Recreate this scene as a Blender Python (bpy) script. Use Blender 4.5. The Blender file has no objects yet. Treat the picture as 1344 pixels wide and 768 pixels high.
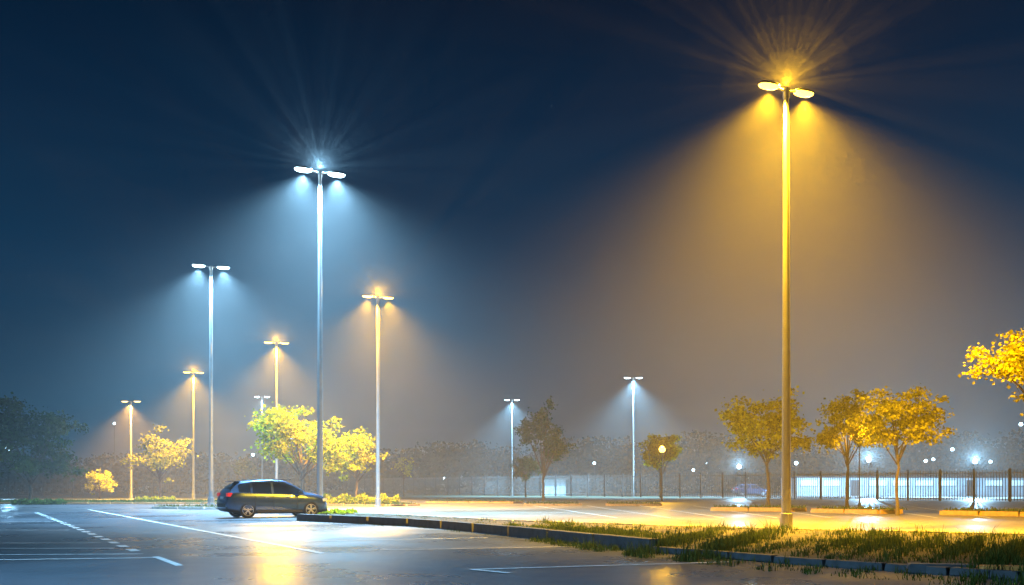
import bpy, math, random
import numpy as np
from mathutils import Vector, Matrix
random.seed(7); rng=np.random.default_rng(7)
F=1307.0; CH=1.3; HY=638.0
def G(px,py):
    d=F*CH/(py-HY); return ((px-672)*d/F, d)
def X(px,d): return (px-672)*d/F
def Z(py,d): return CH+(HY-py)*d/F
scene=bpy.context.scene
scene.view_settings.view_transform='Standard'; scene.view_settings.look='None'; scene.view_settings.exposure=0

# ---------- materials
def newmat(name):
    m=bpy.data.materials.new(name); m.use_nodes=True
    nt=m.node_tree; b=nt.nodes['Principled BSDF']; return m,nt,b
def simple(name,col,rough=.6,metal=0,noise=0.15,scale=8,emit=None,es=0,coat=0):
    m,nt,b=newmat(name)
    b.inputs['Roughness'].default_value=rough; b.inputs['Metallic'].default_value=metal
    b.inputs['Coat Weight'].default_value=coat
    tc=nt.nodes.new('ShaderNodeTexCoord'); n=nt.nodes.new('ShaderNodeTexNoise'); n.inputs['Scale'].default_value=scale; n.inputs['Detail'].default_value=5
    nt.links.new(tc.outputs['Object'],n.inputs['Vector'])
    r=nt.nodes.new('ShaderNodeValToRGB')
    r.color_ramp.elements[0].position=.3; r.color_ramp.elements[1].position=.7
    r.color_ramp.elements[0].color=tuple(c*(1-noise) for c in col)+(1,)
    r.color_ramp.elements[1].color=tuple(min(1,c*(1+noise)) for c in col)+(1,)
    nt.links.new(n.outputs['Fac'],r.inputs['Fac']); nt.links.new(r.outputs['Color'],b.inputs['Base Color'])
    if emit:
        b.inputs['Emission Color'].default_value=tuple(emit)+(1,); b.inputs['Emission Strength'].default_value=es
        m.cycles.emission_sampling='NONE'
    return m
def leafmat(name,c1,c2,trans=.45):
    m,nt,b=newmat(name); nt.nodes.remove(b)
    out=nt.nodes['Material Output']
    g=nt.nodes.new('ShaderNodeNewGeometry'); r=nt.nodes.new('ShaderNodeValToRGB')
    r.color_ramp.elements[0].color=tuple(c1)+(1,); r.color_ramp.elements[1].color=tuple(c2)+(1,)
    nt.links.new(g.outputs['Random Per Island'],r.inputs['Fac'])
    d=nt.nodes.new('ShaderNodeBsdfDiffuse'); t=nt.nodes.new('ShaderNodeBsdfTranslucent'); mx=nt.nodes.new('ShaderNodeMixShader')
    mx.inputs[0].default_value=trans
    nt.links.new(r.outputs[0],d.inputs[0]); nt.links.new(r.outputs[0],t.inputs[0])
    nt.links.new(d.outputs[0],mx.inputs[1]); nt.links.new(t.outputs[0],mx.inputs[2]); nt.links.new(mx.outputs[0],out.inputs['Surface'])
    return m
def asphalt(name,c1,c2,r1,r2,bump=.3):
    m,nt,b=newmat(name); L=nt.links
    tc=nt.nodes.new('ShaderNodeTexCoord')
    n1=nt.nodes.new('ShaderNodeTexNoise'); n1.inputs['Scale'].default_value=.22; n1.inputs['Detail'].default_value=6; n1.inputs['Roughness'].default_value=.62
    n2=nt.nodes.new('ShaderNodeTexNoise'); n2.inputs['Scale'].default_value=28; n2.inputs['Detail'].default_value=4
    L.new(tc.outputs['Object'],n1.inputs['Vector']); L.new(tc.outputs['Object'],n2.inputs['Vector'])
    mx=nt.nodes.new('ShaderNodeMath'); mx.operation='MULTIPLY_ADD'; mx.inputs[1].default_value=.45
    L.new(n2.outputs['Fac'],mx.inputs[0]); 
    ms=nt.nodes.new('ShaderNodeMath'); ms.operation='MULTIPLY'; ms.inputs[1].default_value=.55; L.new(n1.outputs['Fac'],ms.inputs[0]); L.new(ms.outputs[0],mx.inputs[2])
    r=nt.nodes.new('ShaderNodeValToRGB'); r.color_ramp.elements[0].position=.36; r.color_ramp.elements[1].position=.64
    r.color_ramp.elements[0].color=tuple(c1)+(1,); r.color_ramp.elements[1].color=tuple(c2)+(1,)
    L.new(mx.outputs[0],r.inputs[0]); L.new(r.outputs[0],b.inputs['Base Color'])
    mr=nt.nodes.new('ShaderNodeMapRange'); mr.inputs['From Min'].default_value=.38; mr.inputs['From Max'].default_value=.62
    mr.inputs['To Min'].default_value=r1; mr.inputs['To Max'].default_value=r2
    L.new(n1.outputs['Fac'],mr.inputs['Value']); L.new(mr.outputs[0],b.inputs['Roughness'])
    v=nt.nodes.new('ShaderNodeTexNoise'); v.inputs['Scale'].default_value=14; v.inputs['Detail'].default_value=3
    L.new(tc.outputs['Object'],v.inputs['Vector'])
    bp=nt.nodes.new('ShaderNodeBump'); bp.inputs['Strength'].default_value=bump; bp.inputs['Distance'].default_value=.02
    L.new(v.outputs['Fac'],bp.inputs['Height']); L.new(bp.outputs[0],b.inputs['Normal'])
    b.inputs['Specular IOR Level'].default_value=.7
    return m
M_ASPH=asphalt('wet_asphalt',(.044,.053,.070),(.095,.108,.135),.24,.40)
M_LOT2=asphalt('pale_warm_asphalt',(.12,.105,.08),(.22,.195,.16),.4,.6)  # paler and warmer in tone than the front lot
M_GROUND=simple('soil_and_turf',(.04,.05,.025),.95,noise=.4,scale=.5)
M_PAINT=simple('road_paint',(.70,.74,.78),.45,noise=.25,scale=6)
M_CONC=simple('kerb_concrete',(.30,.28,.25),.8,noise=.3,scale=5)
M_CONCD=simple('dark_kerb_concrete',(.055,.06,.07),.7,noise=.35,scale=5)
M_STEEL=simple('galvanised_steel',(.36,.37,.39),.45,metal=.6,noise=.1,scale=3)
M_DKSTEEL=simple('dark_steel',(.05,.055,.06),.5,metal=.3,noise=.1,scale=3)
M_FENCE=simple('fence_steel',(.14,.14,.14),.5,metal=.3,noise=.15,scale=2)
M_BARK=simple('bark',(.09,.065,.045),.9,noise=.4,scale=12)
M_LEAF_Y=leafmat('leaf_yellow_green',(.10,.13,.008),(.56,.56,.02))
M_LEAF_O=leafmat('leaf_ochre',(.14,.135,.01),(.54,.50,.03))  # leaf tones range from dark olive to ochre yellow
M_LEAF_D=leafmat('leaf_dark',(.03,.06,.02),(.10,.16,.04))
M_LEAF_F=leafmat('leaf_distant',(.010,.018,.012),(.035,.05,.025),.2)
M_GRASS=leafmat('grass_blade',(.025,.048,.011),(.10,.135,.032),.35)

# ---------- mesh helpers
def mesh_obj(name,verts,faces,mats,midx=None,parent=None,smooth=False,loc=None):
    me=bpy.data.meshes.new(name); me.from_pydata([tuple(v) for v in verts],[],faces)
    for m in (mats if isinstance(mats,(list,tuple)) else [mats]): me.materials.append(m)
    if midx is not None: me.polygons.foreach_set('material_index',midx)
    if smooth: me.polygons.foreach_set('use_smooth',[True]*len(faces))
    me.update()
    o=bpy.data.objects.new(name,me); scene.collection.objects.link(o)
    if parent: o.parent=parent
    if loc: o.location=loc
    return o
class B:
    def __init__(s): s.v=[]; s.f=[]; s.m=[]
    def add(s,vs,fs,m=0):
        o=len(s.v); s.v+= [tuple(v) for v in vs]; s.f+=[tuple(i+o for i in f) for f in fs]; s.m+=[m]*len(fs)
    def box(s,c,size,m=0,rot=None,taper=1.0):
        hx,hy,hz=[k/2 for k in size]; vs=[]
        for z in(-1,1):
            t=taper if z>0 else 1
            for x,y in((-1,-1),(1,-1),(1,1),(-1,1)):
                p=Vector((x*hx*t,y*hy*t,z*hz))
                if rot is not None: p=rot@p
                vs.append(p+Vector(c))
        s.add(vs,[(0,3,2,1),(4,5,6,7),(0,1,5,4),(1,2,6,5),(2,3,7,6),(3,0,4,7)],m)
    def tube(s,pts,rads,n=8,m=0,cap=True):
        vs=[];fs=[]
        pts=[Vector(p) for p in pts]
        for i,p in enumerate(pts):
            a=pts[max(i-1,0)]; b=pts[min(i+1,len(pts)-1)]; t=(b-a).normalized()
            u=t.cross(Vector((0,0,1)) if abs(t.z)<.9 else Vector((1,0,0))).normalized(); w=t.cross(u)
            for k in range(n):
                an=2*math.pi*k/n; vs.append(p+(u*math.cos(an)+w*math.sin(an))*rads[i])
        for i in range(len(pts)-1):
            for k in range(n):
                a=i*n+k;b=i*n+(k+1)%n; fs.append((a,b,b+n,a+n))
        if cap: fs.append(tuple(range(n))[::-1]); fs.append(tuple((len(pts)-1)*n+k for k in range(n)))
        s.add(vs,fs,m)
    def obj(s,name,mats,**k): return mesh_obj(name,s.v,s.f,mats,s.m,**k)
def empty(name,loc=(0,0,0)):
    e=bpy.data.objects.new(name,None); scene.collection.objects.link(e); e.location=loc; e.empty_display_size=.5; return e
def sphere_mesh(c,r,n=24):
    vs=[(c[0],c[1],c[2]+r)];fs=[];m=n//2
    for i in range(1,m):
        th=math.pi*i/m
        for k in range(n): an=2*math.pi*k/n; vs.append((c[0]+r*math.sin(th)*math.cos(an),c[1]+r*math.sin(th)*math.sin(an),c[2]+r*math.cos(th)))
    vs.append((c[0],c[1],c[2]-r)); L=len(vs)-1
    for k in range(n): fs.append((0,1+k,1+(k+1)%n)); fs.append((L,1+(m-2)*n+(k+1)%n,1+(m-2)*n+k))
    for i in range(m-2):
        for k in range(n): a=1+i*n+k;b=1+i*n+(k+1)%n; fs.append((a,a+n,b+n,b))
    return vs,fs
def dome_mesh(c,r,n=36,m=9):
    vs=[];fs=[]
    for i in range(m):
        th=math.pi*.5*i/m
        for k in range(n): an=2*math.pi*k/n; vs.append((c[0]+r*math.cos(th)*math.cos(an),c[1]+r*math.cos(th)*math.sin(an),c[2]+r*math.sin(th)))
    vs.append((c[0],c[1],c[2]+r)); L=len(vs)-1
    for i in range(m-1):
        for k in range(n): fs.append((i*n+k,i*n+(k+1)%n,(i+1)*n+(k+1)%n,(i+1)*n+k))
    for k in range(n): fs.append(((m-1)*n+k,(m-1)*n+(k+1)%n,L))
    fs.append(tuple(range(n))[::-1]); return vs,fs

# ---------- world
w=bpy.data.worlds.new('World'); scene.world=w; w.use_nodes=True; nt=w.node_tree; nt.nodes.clear()
out=nt.nodes.new('ShaderNodeOutputWorld'); bg=nt.nodes.new('ShaderNodeBackground'); bg2=nt.nodes.new('ShaderNodeBackground'); ad=nt.nodes.new('ShaderNodeAddShader')
sky=nt.nodes.new('ShaderNodeTexSky'); sky.sky_type='NISHITA'; sky.sun_disc=False; sky.sun_elevation=math.radians(-4); sky.sun_rotation=math.radians(200)
nt.links.new(sky.outputs[0],bg.inputs[0]); bg.inputs[1].default_value=.001
tc=nt.nodes.new('ShaderNodeTexCoord'); sp=nt.nodes.new('ShaderNodeSeparateXYZ'); rp=nt.nodes.new('ShaderNodeValToRGB')
nt.links.new(tc.outputs['Generated'],sp.inputs[0]); nt.links.new(sp.outputs['Z'],rp.inputs[0])
cr=rp.color_ramp; cr.elements[0].position=0; cr.elements[0].color=(.006,.044,.095,1); cr.elements[1].position=.47; cr.elements[1].color=(.0001,.0048,.018,1)
e=cr.elements.new(.2); e.color=(.0002,.033,.086,1)
e=cr.elements.new(.34); e.color=(.0001,.016,.048,1)
nt.links.new(rp.outputs[0],bg2.inputs[0]); bg2.inputs[1].default_value=1
nt.links.new(bg.outputs[0],ad.inputs[0]); nt.links.new(bg2.outputs[0],ad.inputs[1]); nt.links.new(ad.outputs[0],out.inputs[0])

# ---------- haze
def hazemat(name,dens):
    mh=bpy.data.materials.new(name); mh.use_nodes=True; n=mh.node_tree; n.nodes.clear()
    o_=n.nodes.new('ShaderNodeOutputMaterial'); vs_=n.nodes.new('ShaderNodeVolumeScatter'); vs_.inputs['Density'].default_value=dens; vs_.inputs['Anisotropy'].default_value=.0
    vs_.inputs['Color'].default_value=(1,1,1,1)
    n.links.new(vs_.outputs[0],o_.inputs['Volume']); return mh
hz=B(); hz.box((0,222,12.4),(560,416,25.4))
hz.obj('haze',hazemat('night_haze',.0015))
GLARE_MIST=[(.8,hazemat('glare_mist_inner',.0065)),(1.6,hazemat('glare_mist_mid',.0038)),(2.7,hazemat('glare_mist_outer',.0016))]  # shells added around lamp tops to shape the starburst glare

# ---------- camera
cam=bpy.data.cameras.new('camera'); co=bpy.data.objects.new('camera',cam); scene.collection.objects.link(co)
co.location=(0,0,CH); co.rotation_euler=(math.pi/2,0,0); cam.sensor_width=36; cam.lens=36*F/1344; cam.shift_y=(HY-384)/1344; cam.clip_end=4000; cam.clip_start=.05
scene.camera=co

# ---------- ground
def sheet(name,pts,z,mat):
    return mesh_obj(name,[(x,y,z) for x,y in pts],[tuple(range(len(pts)))],mat)
sheet('ground',[(-1500,-200),(1500,-200),(1500,3000),(-1500,3000)],-.03,M_GROUND)
sheet('parking_lot',[(-90,-25),(60,-25),(60,100),(-90,100)],0,M_ASPH)
ISL_F=[(392,683.5),(465,687),(560,692),(660,702),(860,725),(1050,741),(1180,750),(1344,762),(1700,790)]
ISL_B=[(400,676),(470,677.5),(560,681),(660,687),(860,694),(1050,700),(1180,703),(1344,707),(1700,714)]
pts=[G(*p) for p in ISL_B]
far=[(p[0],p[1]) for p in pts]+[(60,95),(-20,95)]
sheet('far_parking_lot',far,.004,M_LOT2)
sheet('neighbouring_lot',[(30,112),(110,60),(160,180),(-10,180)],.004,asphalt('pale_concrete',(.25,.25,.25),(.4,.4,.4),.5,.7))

# ---------- markings
mk=B()
def line(p,q,wd=.12,z=.008):
    a=Vector(G(*p)); b=Vector(G(*q)); t=(b-a).normalized(); nn=Vector((-t.y,t.x))*wd/2
    mk.add([(a.x-nn.x,a.y-nn.y,z),(b.x-nn.x,b.y-nn.y,z),(b.x+nn.x,b.y+nn.y,z),(a.x+nn.x,a.y+nn.y,z)],[(0,1,2,3)])
def dash(p,q,nd,fr=.6,wd=.13):
    a=Vector(G(*p)); b=Vector(G(*q))
    for i in range(nd):
        s=a.lerp(b,i/nd); e=a.lerp(b,(i+fr)/nd); t=(b-a).normalized(); nn=Vector((-t.y,t.x))*wd/2
        mk.add([(s.x-nn.x,s.y-nn.y,.008),(e.x-nn.x,e.y-nn.y,.008),(e.x+nn.x,e.y+nn.y,.008),(s.x+nn.x,s.y+nn.y,.008)],[(0,1,2,3)])
dash((48,673),(186,727),22,.5,wd=.2)
line((204,731),(236,743),.13)
for a,b in(((-200,714),(132,713)),((-200,720.5),(150,720)),((-200,730),(188,727.5)),((-200,738),(205,732.5)),((-200,697),(92,696)),((-200,686),(70,685))): line(a,b,.13)
line((116,669),(425,727),.15)
line((618,748),(960,738),.12,.008); line((618,748),(668,753),.12,.012)
line((470,723),(800,717),.10); line((400,711),(640,706),.12)
line((700,673),(1010,676),.10,.0085)
for i in range(9): 
    px=700+i*70; line((px,664),(px+110,680),.10,.012)
mk.obj('parking_markings',M_PAINT)

# ---------- median island
def interp_poly(P,n):
    P=[Vector(G(*p)) for p in P]; L=[0]
    for i in range(1,len(P)): L.append(L[-1]+(P[i]-P[i-1]).length)
    xs=np.interp(np.linspace(0,L[-1],n),L,[p.x for p in P]); ys=np.interp(np.linspace(0,L[-1],n),L,[p.y for p in P]); return list(zip(xs,ys))
nI=60
fr=interp_poly(ISL_F,nI); bk=interp_poly(ISL_B,nI)
vv=[];ff=[]
for (a,b) in zip(fr,bk): vv+=[(a[0],a[1],.10),(b[0],b[1],.10)]
for i in range(nI-1): ff.append((2*i,2*i+2,2*i+3,2*i+1))
mesh_obj('median_strip',vv,ff,simple('median_soil',(.05,.045,.03),.95,noise=.5,scale=3))
def kerb(name,P,mat,h=.14,wd=.16,step=1.0,gap=.03):
    b=B(); P=[Vector(p) for p in P]
    L=[0]
    for i in range(1,len(P)): L.append(L[-1]+(P[i]-P[i-1]).length)
    nseg=max(1,int(L[-1]/step))
    for i in range(nseg):
        s0=L[-1]*i/nseg+gap/2; s1=L[-1]*(i+1)/nseg-gap/2
        q=[Vector((np.interp(s,L,[p.x for p in P]),np.interp(s,L,[p.y for p in P]))) for s in(s0,s1)]
        m=(q[0]+q[1])/2; an=math.atan2(q[1].y-q[0].y,q[1].x-q[0].x)
        jit=random.uniform(-.008,.008)
        b.box((m.x,m.y,h/2+jit),((q[1]-q[0]).length,wd,h),0,Matrix.Rotation(an+random.uniform(-.01,.01),3,'Z'),.96)
    o=b.obj(name,mat); bv=o.modifiers.new('bevel','BEVEL'); bv.width=.012; bv.segments=2; return o
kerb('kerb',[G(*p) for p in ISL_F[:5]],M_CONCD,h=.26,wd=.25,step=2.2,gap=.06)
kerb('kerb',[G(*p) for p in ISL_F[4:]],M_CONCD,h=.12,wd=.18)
kerb('kerb',[G(*p) for p in ISL_B],M_CONC,h=.13,wd=.18)
b=B(); 
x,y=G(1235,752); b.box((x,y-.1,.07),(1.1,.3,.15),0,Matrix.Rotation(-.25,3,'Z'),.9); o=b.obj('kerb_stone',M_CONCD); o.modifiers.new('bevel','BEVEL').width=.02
b=B(); x,y=G(1330,757); b.box((x,y-.1,.08),(1.1,.35,.17),0,Matrix.Rotation(-.2,3,'Z'),.9); o=b.obj('kerb_stone',simple('orange_kerb',(.6,.25,.06),.7)); o.modifiers.new('bevel','BEVEL').width=.02

def grass_on(name,fa,fb,n,hfun,dens=None,z0=.1,wd=.012):
    v=[];f=[]
    k=0
    m=len(fa)
    while k<n:
        s=random.random()*(m-1); i=int(s); t=s-i; u=random.random()*1.14-.14
        if dens and random.random()>dens(s/(m-1),u): 
            k+=.3; continue
        a=Vector(fa[i]).lerp(Vector(fa[i+1]),t); c=Vector(fb[i]).lerp(Vector(fb[i+1]),t)
        p0=a.lerp(c,u)
        zz=0.0 if u<0 else z0
        big=random.random()<.05
        for _ in range(14 if big else 6):
            p=p0+Vector((random.gauss(0,.07),random.gauss(0,.07)))
            h=hfun(s/(m-1),u)*random.uniform(.4,1.2)*(2.0 if big else 1); an=random.uniform(0,6.28); ln=random.uniform(.1,.9)*h
            dx,dy=math.cos(an),math.sin(an); ax,ay=-dy*wd,dx*wd
            o=len(v)
            v+=[(p.x-ax,p.y-ay,zz),(p.x+ax,p.y+ay,zz),(p.x+dx*ln*.35+ax*.7,p.y+dy*ln*.35+ay*.7,zz+h*.6),(p.x+dx*ln*.35-ax*.7,p.y+dy*ln*.35-ay*.7,zz+h*.6),(p.x+dx*ln,p.y+dy*ln,zz+h*.95)]
            f+=[(o,o+1,o+2,o+3),(o+3,o+2,o+4)]
            k+=1
    return mesh_obj(name,v,f,M_GRASS)
def clump(s,u):
    return .5+.5*math.sin(s*67+math.sin(s*23)*3)*math.cos(s*131+u*5)
def hf(s,u):
    base=.035+.12*max(0,clump(s,u))**1.5
    return base*(1.4 if s>.66 else 1)*(.5 if s<.42 else 1)
def df(s,u):
    if s<.42 : return .03
    if u<0: return .6*clump(s,0) if s>.5 else 0
    return (.08+.92*clump(s,u)**2)*(1 if u<.5 else .25)
grass_on('grass',fr,bk,44000,hf,df,.1,.008)

# ---------- street lamps
YEL=(1,.51,.012); WHT=(.32,.68,1.0); WARM=(1,.50,.08)
M_EM={}
def emat(name,c,s):
    if name in M_EM: return M_EM[name]
    M_EM[name]=simple(name,(.8,.8,.8),.3,emit=c,es=s); return M_EM[name]
def streak_light(l):  # noise splits the added glare into rays
    l.use_nodes=True; nt=l.node_tree; nt.nodes.clear(); Lk=nt.links
    o=nt.nodes.new('ShaderNodeOutputLight'); em=nt.nodes.new('ShaderNodeEmission'); tc=nt.nodes.new('ShaderNodeTexCoord')
    vo=nt.nodes.new('ShaderNodeTexNoise'); vo.inputs['Scale'].default_value=11; vo.inputs['Detail'].default_value=0
    Lk.new(tc.outputs['Normal'],vo.inputs['Vector'])
    mr=nt.nodes.new('ShaderNodeMapRange'); mr.inputs['From Min'].default_value=.54; mr.inputs['From Max'].default_value=.8; mr.inputs['To Min'].default_value=.2; mr.inputs['To Max'].default_value=14
    Lk.new(vo.outputs['Fac'],mr.inputs['Value'])
    Lk.new(mr.outputs[0],em.inputs['Strength']); Lk.new(em.outputs[0],o.inputs[0])
def lamp(px,top,base,col,P,kind='y',ang=0.0,tilt=0,az=0,size=124,armL=.42,prad=.11,halo=0,HR=1.0,d=None,blend=.85,single=False,x=None):
    if d is None: d=F*CH/(base-HY)
    if x is None: x=X(px,d); H=Z(top,d)
    else: H=12.5
    root=empty('street_lamp',(x,d,0)); root.rotation_euler=(0,0,ang)
    sc=max(1,H/12.5)
    b=B(); r=prad*sc
    b.tube([(0,0,0),(0,0,.05),(0,0,.06),(0,0,.5),(0,0,.52),(0,0,H)],[r*2.2,r*2.2,r*1.5,r*1.5,r*1.1,r*.62],14)
    for k in range(4):
        a=k*math.pi/2+.78; b.box((math.cos(a)*r*1.9,math.sin(a)*r*1.9,.08),(.04,.04,.08))
    b.obj('pole',M_STEEL,parent=root,smooth=False)
    a=armL*sc
    b=B(); b.tube([(-a,0,H+.03),(0,0,H-.05),(a,0,H+.03)],[.035*sc]*3,8); b.tube([(0,0,H-.25),(0,0,H+.04)],[r*.8,r*.8],12)
    b.obj('arm',M_STEEL,parent=root)
    em=emat('lamp_lens_'+kind,{'y':(1,.55,.05),'w':(.6,.88,1),'o':(1,.60,.16)}[kind],{'y':9,'w':20,'o':6}[kind])
    for sgn in(-1,1):
        n=14; L_=.34*sc; W_=.17*sc; cx=sgn*(a+L_*.6)
        def rim(rings,zs):
            vs=[]
            for rr,zz in rings:
                for k in range(n):
                    an=2*math.pi*k/n; ca,sa=math.cos(an),math.sin(an)
                    ex=abs(ca)**.75*math.copysign(1,ca); ey=abs(sa)**.75*math.copysign(1,sa)
                    vs.append((cx+ex*L_*rr,ey*W_*rr,H+zs+zz*sc))
            return vs
        b=B(); rings=[(1,.0),(1.0,.035),(.8,.07),(.35,.085)]; fs=[]
        for i in range(len(rings)-1):
            for k in range(n): fs.append((i*n+k,i*n+(k+1)%n,(i+1)*n+(k+1)%n,(i+1)*n+k))
        fs.append(tuple((len(rings)-1)*n+k for k in range(n)))
        b.add(rim(rings,.02),fs)
        b.obj('lamp_head',M_DKSTEEL,parent=root)
        b=B(); rings=[(.96,.0),(.90,-.045),(.68,-.08),(.3,-.10)]; fs=[]
        for i in range(len(rings)-1):
            for k in range(n): fs.append((i*n+(k+1)%n,i*n+k,(i+1)*n+k,(i+1)*n+(k+1)%n))
        fs.append(tuple((len(rings)-1)*n+k for k in range(n))[::-1])
        b.add(rim(rings,.018),fs); b.obj('lens',em,parent=root,smooth=True)
        if single and sgn>0: continue
        l=bpy.data.lights.new('lamp_light','SPOT'); l.energy=P*(2 if single else 1); l.color=col; l.spot_size=math.radians(size); l.spot_blend=blend; l.shadow_soft_size=.08*sc
        lo=bpy.data.objects.new('lamp_light',l); scene.collection.objects.link(lo); lo.parent=root
        lo.location=(0,-.4 if single else 0,H-.3*sc) if single else (cx,0,H-.21*sc)
        lo.rotation_euler=(math.radians(tilt),0 if single else math.radians(-6*sgn),-ang-math.radians(az))
    if halo:
        l=bpy.data.lights.new('glare_light','POINT'); l.energy=halo*sc; l.color=col; l.shadow_soft_size=.03  # extra point light above the heads, added for the starburst glare
        streak_light(l)
        lo=bpy.data.objects.new('glare_light',l); scene.collection.objects.link(lo); lo.parent=root; lo.location=(0,0,H+.2*sc)
        for i,(rr,mm) in enumerate(GLARE_MIST):
            vs,fs=dome_mesh((0,0,H+(.14-.01*i)*sc),rr*sc*HR)
            mesh_obj('glare_mist',vs,fs,mm,parent=root)  # added dome that catches the glare above the lamp
    return root
R_=math.radians
lamp(1032,118,697,YEL,64000,kind='y',ang=R_(25),tilt=17,az=12,size=136,blend=.95,halo=620,prad=.12,HR=1.15)
lamp(420,226,674,WHT,68000,kind='w',ang=R_(28),size=136,blend=.95,halo=420,prad=.1,HR=.9)
lamp(496,390,665.5,YEL,48000,kind='y',ang=R_(22),tilt=14,size=132,blend=.95,halo=760,HR=1.15)
lamp(277,350,662,WHT,58000,kind='w',ang=R_(22),size=132,blend=.95)
lamp(363,450,658,YEL,42000,kind='y',ang=R_(15),halo=760,single=True,HR=1.1)
lamp(254,489,655.5,YEL,42000,kind='y',ang=R_(15),halo=700,single=True,HR=1.05)
lamp(172,527,655,WARM,36000,kind='o',single=True)
lamp(672,525,651,WHT,40000,kind='w',single=True)
lamp(831,496,652,WHT,52000,kind='w',single=True)
lamp(344,521,650,WHT,8000,kind='w',single=True)
lamp(0,0,0,WHT,32000,kind='w',x=-13,d=2,tilt=8,az=20,size=136,single=True)  # unseen lamp, added out of frame to light the foreground asphalt

def globe(px,py,d,col,P,kind,r=.22):
    x=X(px,d); H=Z(py,d); root=empty('globe_lamp',(x,d,0))
    b=B(); b.tube([(0,0,0),(0,0,.3),(0,0,.32),(0,0,H-r*.9)],[.1,.09,.05,.04],8); b.tube([(0,0,H-r*1.1),(0,0,H-r*.8)],[.09,.12],8); b.obj('post',M_DKSTEEL,parent=root)
    vs,fs=sphere_mesh((0,0,H),r,12)
    mesh_obj('globe',vs,fs,emat('globe_'+kind,{'y':(1,.55,.08),'w':(.6,.85,1)}[kind],8),parent=root,smooth=True)
    if P:
        l=bpy.data.lights.new('globe_light','POINT'); l.energy=P; l.color=col; l.shadow_soft_size=.1
        lo=bpy.data.objects.new('globe_light',l); scene.collection.objects.link(lo); lo.parent=root; lo.location=(0,0,H+r+.12)
globe(869,590,85,YEL,2000,'y',.28); globe(1128,575,58,YEL,1300,'y',.2)
globe(11,590,120,WHT,1500,'w',.35)
for px,py,d,P in((332,597,170,0),(550,615,190,0),(583,628,190,0),(780,608,180,0),(910,617,180,0),(928,609,200,0),(946,616,190,0),(970,613,122,14000),(1045,608,136,0),(1140,604,120,26000),(1215,605,150,0),(1225,603,170,0),(1250,590,150,0),(1280,606,113,24000),(1340,557,136,0),(150,556,200,0),(383,577,150,0),(1300,606,160,0)):
    globe(px,py,d,WHT,P,'w',.26)  # globes with power are added to brighten the area behind the fence

# ---------- trees
def tree(name,px,d,top,cbot,wpx,mat,nleaf=5000,leaf=.11,seed=0,trunk_r=.10,lean=0):
    R=random.Random(seed); x0=X(px,d); k=d/F
    Ht=Z(top,d); Hb=Z(cbot,d); W=wpx*k/2; cz=(Ht+Hb)/2; hz_=(Ht-Hb)/2
    b=B(); tp=Hb+hz_*.35
    n=6; pts=[(0,0,0)]
    for i in range(1,n+1):
        t=i/n; pts.append((lean*t+R.uniform(-.05,.05)*W*.5,R.uniform(-.05,.05)*W*.5,tp*t))
    b.tube(pts,[trunk_r*(1.25 if i==0 else 1-.5*i/n) for i in range(n+1)],8)
    cl=[]
    nb=13
    for i in range(nb):
        a=i*2.4+R.uniform(-.4,.4); el=R.uniform(-.5,1.0); rr=R.uniform(.55,.95)
        e=Vector((lean+math.cos(a)*W*rr*math.cos(el*1.1),math.sin(a)*W*rr*math.cos(el*1.1),cz+math.sin(el*1.35)*hz_*.85))
        s=Vector(pts[-1 if i%2 else -2])*1.0; s.z-=R.uniform(0,.25)*hz_
        mid=s.lerp(e,.5)+Vector((R.uniform(-.1,.1)*W,R.uniform(-.1,.1)*W,R.uniform(.0,.2)*hz_))
        b.tube([s,mid,e],[trunk_r*.42,trunk_r*.25,trunk_r*.08],6)
        cl.append((e,R.uniform(.16,.30)))
        cl.append((mid.lerp(e,.4)+Vector((0,0,.1*hz_)),R.uniform(.15,.26)))
        for j in range(3):
            e2=mid.lerp(e,R.uniform(.3,1.1))+Vector((R.gauss(0,.28)*W,R.gauss(0,.28)*W,R.gauss(.1,.22)*hz_))
            b.tube([mid.lerp(e,.4),e2],[trunk_r*.14,trunk_r*.05],4,cap=False); cl.append((e2,R.uniform(.08,.19)))
    V=b.v; Fc=b.f; Mi=b.m
    tot=sum(c[1]**1.6 for c in cl)
    for c,s in cl:
        m=int(nleaf*s**1.6/tot)
        for _ in range(m):
            p=c+Vector((R.gauss(0,1)*W*s*.6,R.gauss(0,1)*W*s*.6,R.gauss(0,1)*hz_*s*.42))
            L=leaf*R.uniform(.6,1.4); u=Vector((R.gauss(0,1),R.gauss(0,1),R.gauss(0,.6)-.3)).normalized()
            q=u.cross(Vector((R.gauss(0,1),R.gauss(0,1),R.gauss(0,1)))).normalized()*L*.42
            o=len(V); V+= [tuple(p),tuple(p+u*L*.5+q),tuple(p+u*L),tuple(p+u*L*.5-q)]; Fc.append((o,o+1,o+2,o+3)); Mi.append(1)
    return mesh_obj(name,V,Fc,[M_BARK,mat],Mi,loc=(x0,d,0))
tree('deciduous_tree',397,66,532,628,138,M_LEAF_Y,7500,.2,seed=1,trunk_r=.16)
tree('deciduous_tree',468,72,572,630,66,M_LEAF_Y,3800,.18,seed=2,trunk_r=.11)
tree('deciduous_tree',210,92,570,630,74,M_LEAF_Y,3800,.2,seed=3,trunk_r=.11)
tree('deciduous_tree',131,100,619,650,36,M_LEAF_Y,1800,.16,seed=4,trunk_r=.08)
tree('deciduous_tree',713,88,542,630,64,M_LEAF_D,4500,.2,seed=5,trunk_r=.13)
tree('deciduous_tree',690,115,600,632,36,M_LEAF_D,2500,.2,seed=6,trunk_r=.1)
tree('ochre_tree',1008,56,516,606,116,M_LEAF_O,6500,.17,seed=7,trunk_r=.11)
tree('ochre_tree',1112,58,520,606,76,M_LEAF_O,4500,.16,seed=8,trunk_r=.10)
tree('ochre_tree',1178,44,507,600,120,M_LEAF_O,6500,.13,seed=9,trunk_r=.085)
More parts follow.
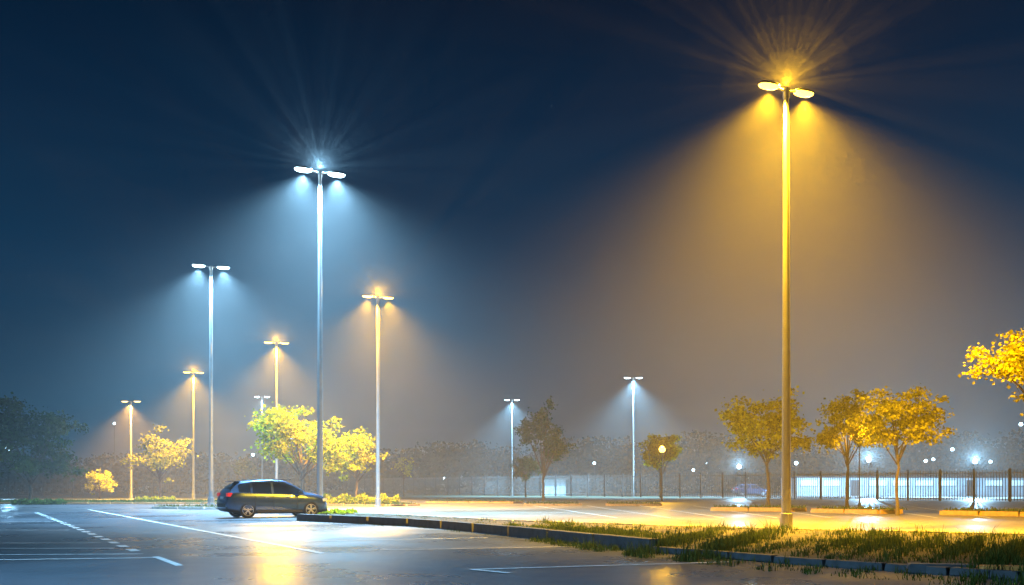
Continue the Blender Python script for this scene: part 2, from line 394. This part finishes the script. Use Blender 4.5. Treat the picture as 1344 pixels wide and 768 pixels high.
tree('ochre_tree',1372,27,425,565,165,M_LEAF_O,6000,.10,seed=10,trunk_r=.08)
tree('deciduous_tree',40,85,538,640,125,M_LEAF_D,9000,.24,seed=11,trunk_r=.16)
tree('deciduous_tree',868,105,572,625,52,M_LEAF_O,3500,.25,seed=12,trunk_r=.12)
tree('deciduous_tree',530,120,600,628,22,M_LEAF_Y,1200,.22,seed=13,trunk_r=.08)
tree('deciduous_tree',322,110,600,632,28,M_LEAF_D,1800,.22,seed=14,trunk_r=.08)

# distant tree mass
V=[];Fc=[]
R=random.Random(5)
def mass(px,d,top,wpx,n,leaf=.8):
    k=d/F; x0=X(px,d); Ht=Z(top,d); W=wpx*k/2
    cs=[(R.gauss(0,.45)*W,R.gauss(0,.4)*W,Ht*R.uniform(.25,.85),R.uniform(.2,.4)) for _ in range(14)]
    for _ in range(n):
        c=R.choice(cs); p=Vector((x0+c[0]+R.gauss(0,1)*W*c[3]*.6,d+c[1]+R.gauss(0,1)*W*c[3],max(.2,min(Ht*1.02,c[2]+R.gauss(0,1)*Ht*c[3]*.45))))
        u=Vector((R.gauss(0,1),R.gauss(0,1),R.gauss(0,1))).normalized()*leaf*R.uniform(.5,1.2); q=u.cross(Vector((R.gauss(0,1),R.gauss(0,1),R.gauss(0,1)))).normalized()*leaf*.45
        o=len(V); V.extend([tuple(p),tuple(p+u*.5+q),tuple(p+u),tuple(p+u*.5-q)]); Fc.append((o,o+1,o+2,o+3))
px=-60
while px<1420:
    prof=np.interp(px,[0,60,100,250,300,420,480,520,600,650,700,760,800,850,910,960,1000,1100,1200,1250,1290,1344],[600,595,605,600,605,600,600,590,583,586,600,600,578,582,565,572,590,590,575,565,572,590])
    mass(px,R.uniform(175,235),prof+R.uniform(-8,12),R.uniform(55,95),2300)
    px+=R.uniform(20,34)
mesh_obj('distant_trees',V,Fc,M_LEAF_F)

def hedge(px0,px1,d,hgt,dep,mat,n,seed):
    R=random.Random(seed); x0,x1=X(px0,d),X(px1,d)
    b=B(); 
    nstem=int((x1-x0)/.8)+2
    for i in range(nstem): 
        xx=x0+(x1-x0)*(i+.5)/nstem; b.tube([(xx,d,0),(xx+.05,d+.1,hgt*.7)],[.04,.02],5)
    V=b.v;Fc=b.f;Mi=b.m
    for _ in range(n):
        t=R.random(); bump=.8+.2*math.sin(t*25+seed)
        th=R.uniform(0,math.pi); rr=R.uniform(.75,1.03)
        p=Vector((x0+(x1-x0)*t,d+math.cos(th)*dep*rr,max(.03,math.sin(th)**.6*hgt*bump*rr)))
        u=Vector((R.gauss(0,1),R.gauss(0,1),R.gauss(0,1))).normalized()*.16; q=u.cross(Vector((R.gauss(0,1),R.gauss(0,1),R.gauss(0,1)))).normalized()*.06
        o=len(V); V+=[tuple(p),tuple(p+u*.5+q),tuple(p+u),tuple(p+u*.5-q)]; Fc.append((o,o+1,o+2,o+3)); Mi.append(1)
    mesh_obj('hedge',V,Fc,[M_BARK,mat],Mi)
hedge(425,522,66,.75,.7,M_LEAF_Y,5000,1)
hedge(180,228,82,.4,.6,M_LEAF_Y,2000,2)
hedge(20,82,70,.35,.6,M_LEAF_D,2000,3)
hedge(392,466,43.5,.22,.45,M_LEAF_Y,2500,4)

def island(pa,pb,dep,mat_top,mat_k,h=.14):
    a=Vector(G(*pa)); c=Vector(G(*pb)); t=(c-a).normalized(); nn=Vector((-t.y,t.x))*dep
    root=empty('planting_island',(0,0,0))
    b=B(); b.add([(a.x,a.y,h-.02),(c.x,c.y,h-.02),(c.x+nn.x,c.y+nn.y,h-.02),(a.x+nn.x,a.y+nn.y,h-.02)],[(0,1,2,3)]); b.obj('soil',mat_top,parent=root)
    o=kerb('island_kerb',[a,c,c+nn,a+nn,a],mat_k,h=h+.0,wd=.2,step=1.6); o.parent=root
    v=[];f=[]
    for _ in range(int((c-a).length*dep*60)):
        p=a+(c-a)*random.random()+nn*random.random(); hh=random.uniform(.06,.2); an=random.uniform(0,6.28); w2=.03
        o2=len(v); v+=[(p.x-math.cos(an)*w2,p.y-math.sin(an)*w2,h-.03),(p.x+math.cos(an)*w2,p.y+math.sin(an)*w2,h-.03),(p.x+random.gauss(0,.06),p.y+random.gauss(0,.06),h+hh)]; f.append((o2,o2+1,o2+2))
    mesh_obj('turf',v,f,M_GRASS,parent=root)
M_OK=simple('warm_kerb',(.36,.21,.08),.7,noise=.25)
island((-120,661.5),(292,661.5),5,M_GROUND,M_OK)
island((200,668),(300,669),1.2,M_GROUND,M_CONC)
island((424,664),(524,665),2.5,M_GROUND,M_OK)
island((560,660.5),(680,661),2,M_GROUND,M_OK)
island((690,664),(762,664),2,M_GROUND,M_OK)
island((800,664),(868,664),2,M_GROUND,M_OK)
island((935,671),(1056,672),1.8,M_GROUND,M_OK,.2)
island((1066,673),(1172,675),1.8,M_GROUND,M_OK,.2)
island((1235,676),(1440,680),2,M_GROUND,M_OK,.2)

# ---------- fences
def fence(name,a,c,H,sp=.2,post=3.0,bw=.035):
    a=Vector(a);c=Vector(c);L=(c-a).length;t=(c-a)/L;an=math.atan2(t.y,t.x);rot=Matrix.Rotation(an,3,'Z'); b=B()
    n=int(L/sp)
    for i in range(n):
        p=a+t*(i+.5)*sp; b.box((p.x,p.y,H*.5+.02),(bw,bw,H-.12),0,rot)
    for zz in(.22,H-.25):
        m=(a+c)/2; nn=Vector((-t.y,t.x))*.04; b.box((m.x+nn.x,m.y+nn.y,zz),(L,.04,.06),0,rot)
    for i in range(int(L/post)+1):
        p=a+t*i*post; b.box((p.x,p.y,(H+.1)/2),(.14,.14,H+.1),1,rot); 
    return b.obj(name,[M_FENCE,M_DKSTEEL])
fa=(X(1344,81)+18,81-22.5); fb=(X(450,170),170)
fence('metal_fence',fa,fb,2.65,sp=.24,bw=.05)
fence('metal_fence',(X(-100,110),110),(X(330,125),125),1.7)

def building(px0,px1,d,h,dep,name='light_strip_building'):
    root=empty(name,(0,0,0)); x0,x1=X(px0,d),X(px1,d); Wd=x1-x0; cx=(x0+x1)/2
    b=B(); b.box((cx,d+dep/2,h/2),(Wd,dep,h)); b.obj('walls',simple('pale_render',(.45,.52,.58),.7,noise=.3,scale=.35),parent=root)
    b=B(); b.box((cx,d+dep/2,h+.08),(Wd+.8,dep+.8,.16)); b.obj('roof',M_DKSTEEL,parent=root)
    b=B(); n=int(Wd/3)
    for i in range(n):
        xx=x0+Wd*(i+.5)/n
        if i%5==2: b.box((xx,d-.02,1.05),(1.1,.06,2.1),1)
        else: b.box((xx,d-.02,1.7),(2.2,.06,.7),0)
        b.box((xx,d-.06,1.3),(2.4,.1,.06),1)
    b.obj('glow_panes_and_doors',[emat('glow_pane',(.4,.75,1),.9),M_DKSTEEL],parent=root)  # glowing panes added to give the blue-white strip of light
building(1046,1350,134,2.4,8); building(715,742,135,2.2,5,'kiosk')  # long building made up to carry the light strip behind the fence

# ---------- cars
PAINT=simple('car_paint_dark_blue',(.04,.075,.15),.25,metal=.5,noise=.05,coat=1)
PAINTW=simple('number_plate_white',(.6,.6,.6),.4,noise=.03)
GLASS=simple('car_glass',(.01,.012,.015),.05,noise=.05); TYRE=simple('tyre_rubber',(.012,.012,.012),.85); RIM=simple('alloy',(.65,.66,.68),.35,metal=.6,noise=.03)
BLK=simple('black_plastic',(.012,.012,.012),.6); RED=simple('tail_light',(.5,.01,.01),.2,emit=(1,.03,.02),es=.5,coat=1); LENS=simple('headlight',(.7,.75,.8),.1,coat=1); CHR=simple('chrome',(.8,.8,.82),.15,metal=1,noise=.02)
def car(loc,yaw,paint):
    root=empty('parked_car',loc); root.rotation_euler=(0,0,yaw)
    KX=[-2.16,-2.12,-2.04,-1.85,-1.6,-1.0,-.3,.25,.6,1.15,1.6,1.9,2.07,2.15]
    ZT=[.76,.95,1.12,1.32,1.48,1.56,1.58,1.54,1.42,1.08,1.0,.90,.76,.57]
    ZS=[.72,.90,1.01,1.03,1.02,.98,.95,.93,.93,.95,.90,.81,.68,.51]
    HW=[.70,.79,.84,.88,.895,.90,.90,.90,.90,.89,.87,.80,.68,.55]
    WT=[.60,.66,.66,.62,.60,.60,.61,.61,.62,.72,.74,.68,.56,.42]
    ZB=[.40,.32,.28,.24,.2,.18,.18,.18,.18,.18,.2,.22,.25,.30]
    xs=sorted(set(list(np.round(np.linspace(-2.16,2.15,45),3))+[-.34,-.24,-1.2,-1.10,-1.62,-1.98,.62,1.12,1.02]))
    f=lambda x,K:float(np.interp(x,KX,K))
    V=[];Fc=[];Mi=[]
    rings=[]
    for x in xs:
        zt,zs,hw,wt,zb=[f(x,K) for K in(ZT,ZS,HW,WT,ZB)]
        sh=Vector((hw*.955,zs)); ro=Vector((wt,zt-.05 if zt-zs>.1 else zs+(zt-zs)*.6))
        P=[(0,zb),(hw*.86,zb),(hw*.965,zb+.1),(hw*.985,zb+.42*(zs-zb)),(hw,zb+.72*(zs-zb)),tuple(sh),tuple(sh.lerp(ro,.07)),tuple(sh.lerp(ro,.86)),tuple(ro),(wt*.8,zt-.012),(0,zt)]
        rings.append([(x,y,z) for y,z in P]+[(x,-y,z) for y,z in P[1:-1]][::-1])
    n=len(rings[0])
    for r in rings: V+=r
    for i in range(len(rings)-1):
        xm=(xs[i]+xs[i+1])/2
        for k in range(n):
            a=i*n+k;b_=i*n+(k+1)%n; Fc.append((a,a+n,b_+n,b_))
            seg=k if k<10 else n-1-k
            m=0
            if seg==6 and -1.7<xm<1.02 and not(-.34<xm<-.24) and not(-1.2<xm<-1.1): m=1
            if seg in(8,9) and (.62<xm<1.12 or -1.98<xm<-1.62): m=1
            if seg in(0,1): m=2
            Mi.append(m)
    Fc.append(tuple(range(n))); Mi.append(0); Fc.append(tuple((len(rings)-1)*n+k for k in range(n))[::-1]); Mi.append(0)
    body=mesh_obj('body',V,Fc,[paint,GLASS,BLK],Mi,parent=root,smooth=True)
    cut=B()
    for wx in(-1.32,1.32):
        for sy in(-1,1): cut.tube([(wx,sy*.62,.335),(wx,sy*1.1,.335)],[.375,.375],28,2)
    co_=mesh_obj('cutter',cut.v,cut.f,[paint,GLASS,BLK],cut.m)
    md=body.modifiers.new('arches','BOOLEAN'); md.object=co_; md.solver='EXACT'
    bpy.context.view_layer.update()
    dg=bpy.context.evaluated_depsgraph_get(); me=bpy.data.meshes.new_from_object(body.evaluated_get(dg)); body.modifiers.clear(); body.data=me
    bpy.data.objects.remove(co_)
    for wx in(-1.32,1.32):
        for sy in(-1,1):
            b=B(); y0=sy*.70;y1=sy*.89
            b.tube([(0,y0,0),(0,y0+sy*.02,0),(0,y1-sy*.03,0),(0,y1,0)],[.29,.328,.328,.29],28,0,cap=False)
            b.tube([(0,y1,0),(0,y1-sy*.015,0)],[.29,.225],28,0,cap=False)
            b.tube([(0,y1-sy*.015,0),(0,y1-sy*.004,0)],[.228,.208],28,1,cap=False)
            b.tube([(0,y1-sy*.004,0),(0,y1-sy*.08,0)],[.208,.20],28,2,cap=False)
            b.tube([(0,y1-sy*.09,0),(0,y1-sy*.10,0)],[.21,.21],24,2)
            for k in range(5):
                for off in(-.16,.16):
                    an=k*2*math.pi/5+off+.3; rot=Matrix.Rotation(-an,3,'Y')
                    b.box(Vector((math.cos(an)*.12,y1-sy*.03,math.sin(an)*.12)),(.19,.03,.024),1,rot)
            b.tube([(0,y1-sy*.06,0),(0,y1-sy*.015,0)],[.05,.035],14,1)
            o=b.obj('wheel',[TYRE,RIM,BLK],parent=root,loc=(wx,0,.327),smooth=False)
    b=B()
    for sy in(-1,1):
        b.box((-2.03,sy*.69,.95),(.18,.28,.15),0)
        b.box((1.93,sy*.66,.72),(.26,.20,.12),1,Matrix.Rotation(-sy*.45,3,'Z'))
        b.box((.78,sy*.98,1.03),(.14,.2,.12),2); b.box((.80,sy*.88,.98),(.06,.12,.04),3)
        for hx in(-.45,.4): b.box((hx-.1,sy*.905,.84),(.16,.03,.03),4)
        for dx in(-1.02,-.29,.72): b.box((dx,sy*.893,.62),(.012,.02,.56),3)
        b.box((0,sy*.885,.27),(1.9,.04,.09),3)
        b.box((-.3,sy*.60,1.56),(1.7,.03,.03),3)
    b.box((-2.155,0,.52),(.03,1.25,.16),3); b.box((-2.145,0,.80),(.02,.48,.11),5); b.box((-1.72,0,1.49),(.3,1.1,.03),2)
    b.box((2.12,0,.50),(.06,.9,.18),3); b.box((2.1,0,.30),(.1,1.1,.1),3)
    o=b.obj('trim_and_lights',[RED,LENS,paint,BLK,CHR,PAINTW],parent=root); bv=o.modifiers.new('bevel','BEVEL'); bv.width=.01; bv.segments=2
    return root
car((X(359,41.5),41.5,0),math.radians(31),PAINT)
car((X(985,125),125,0),.1,PAINT)
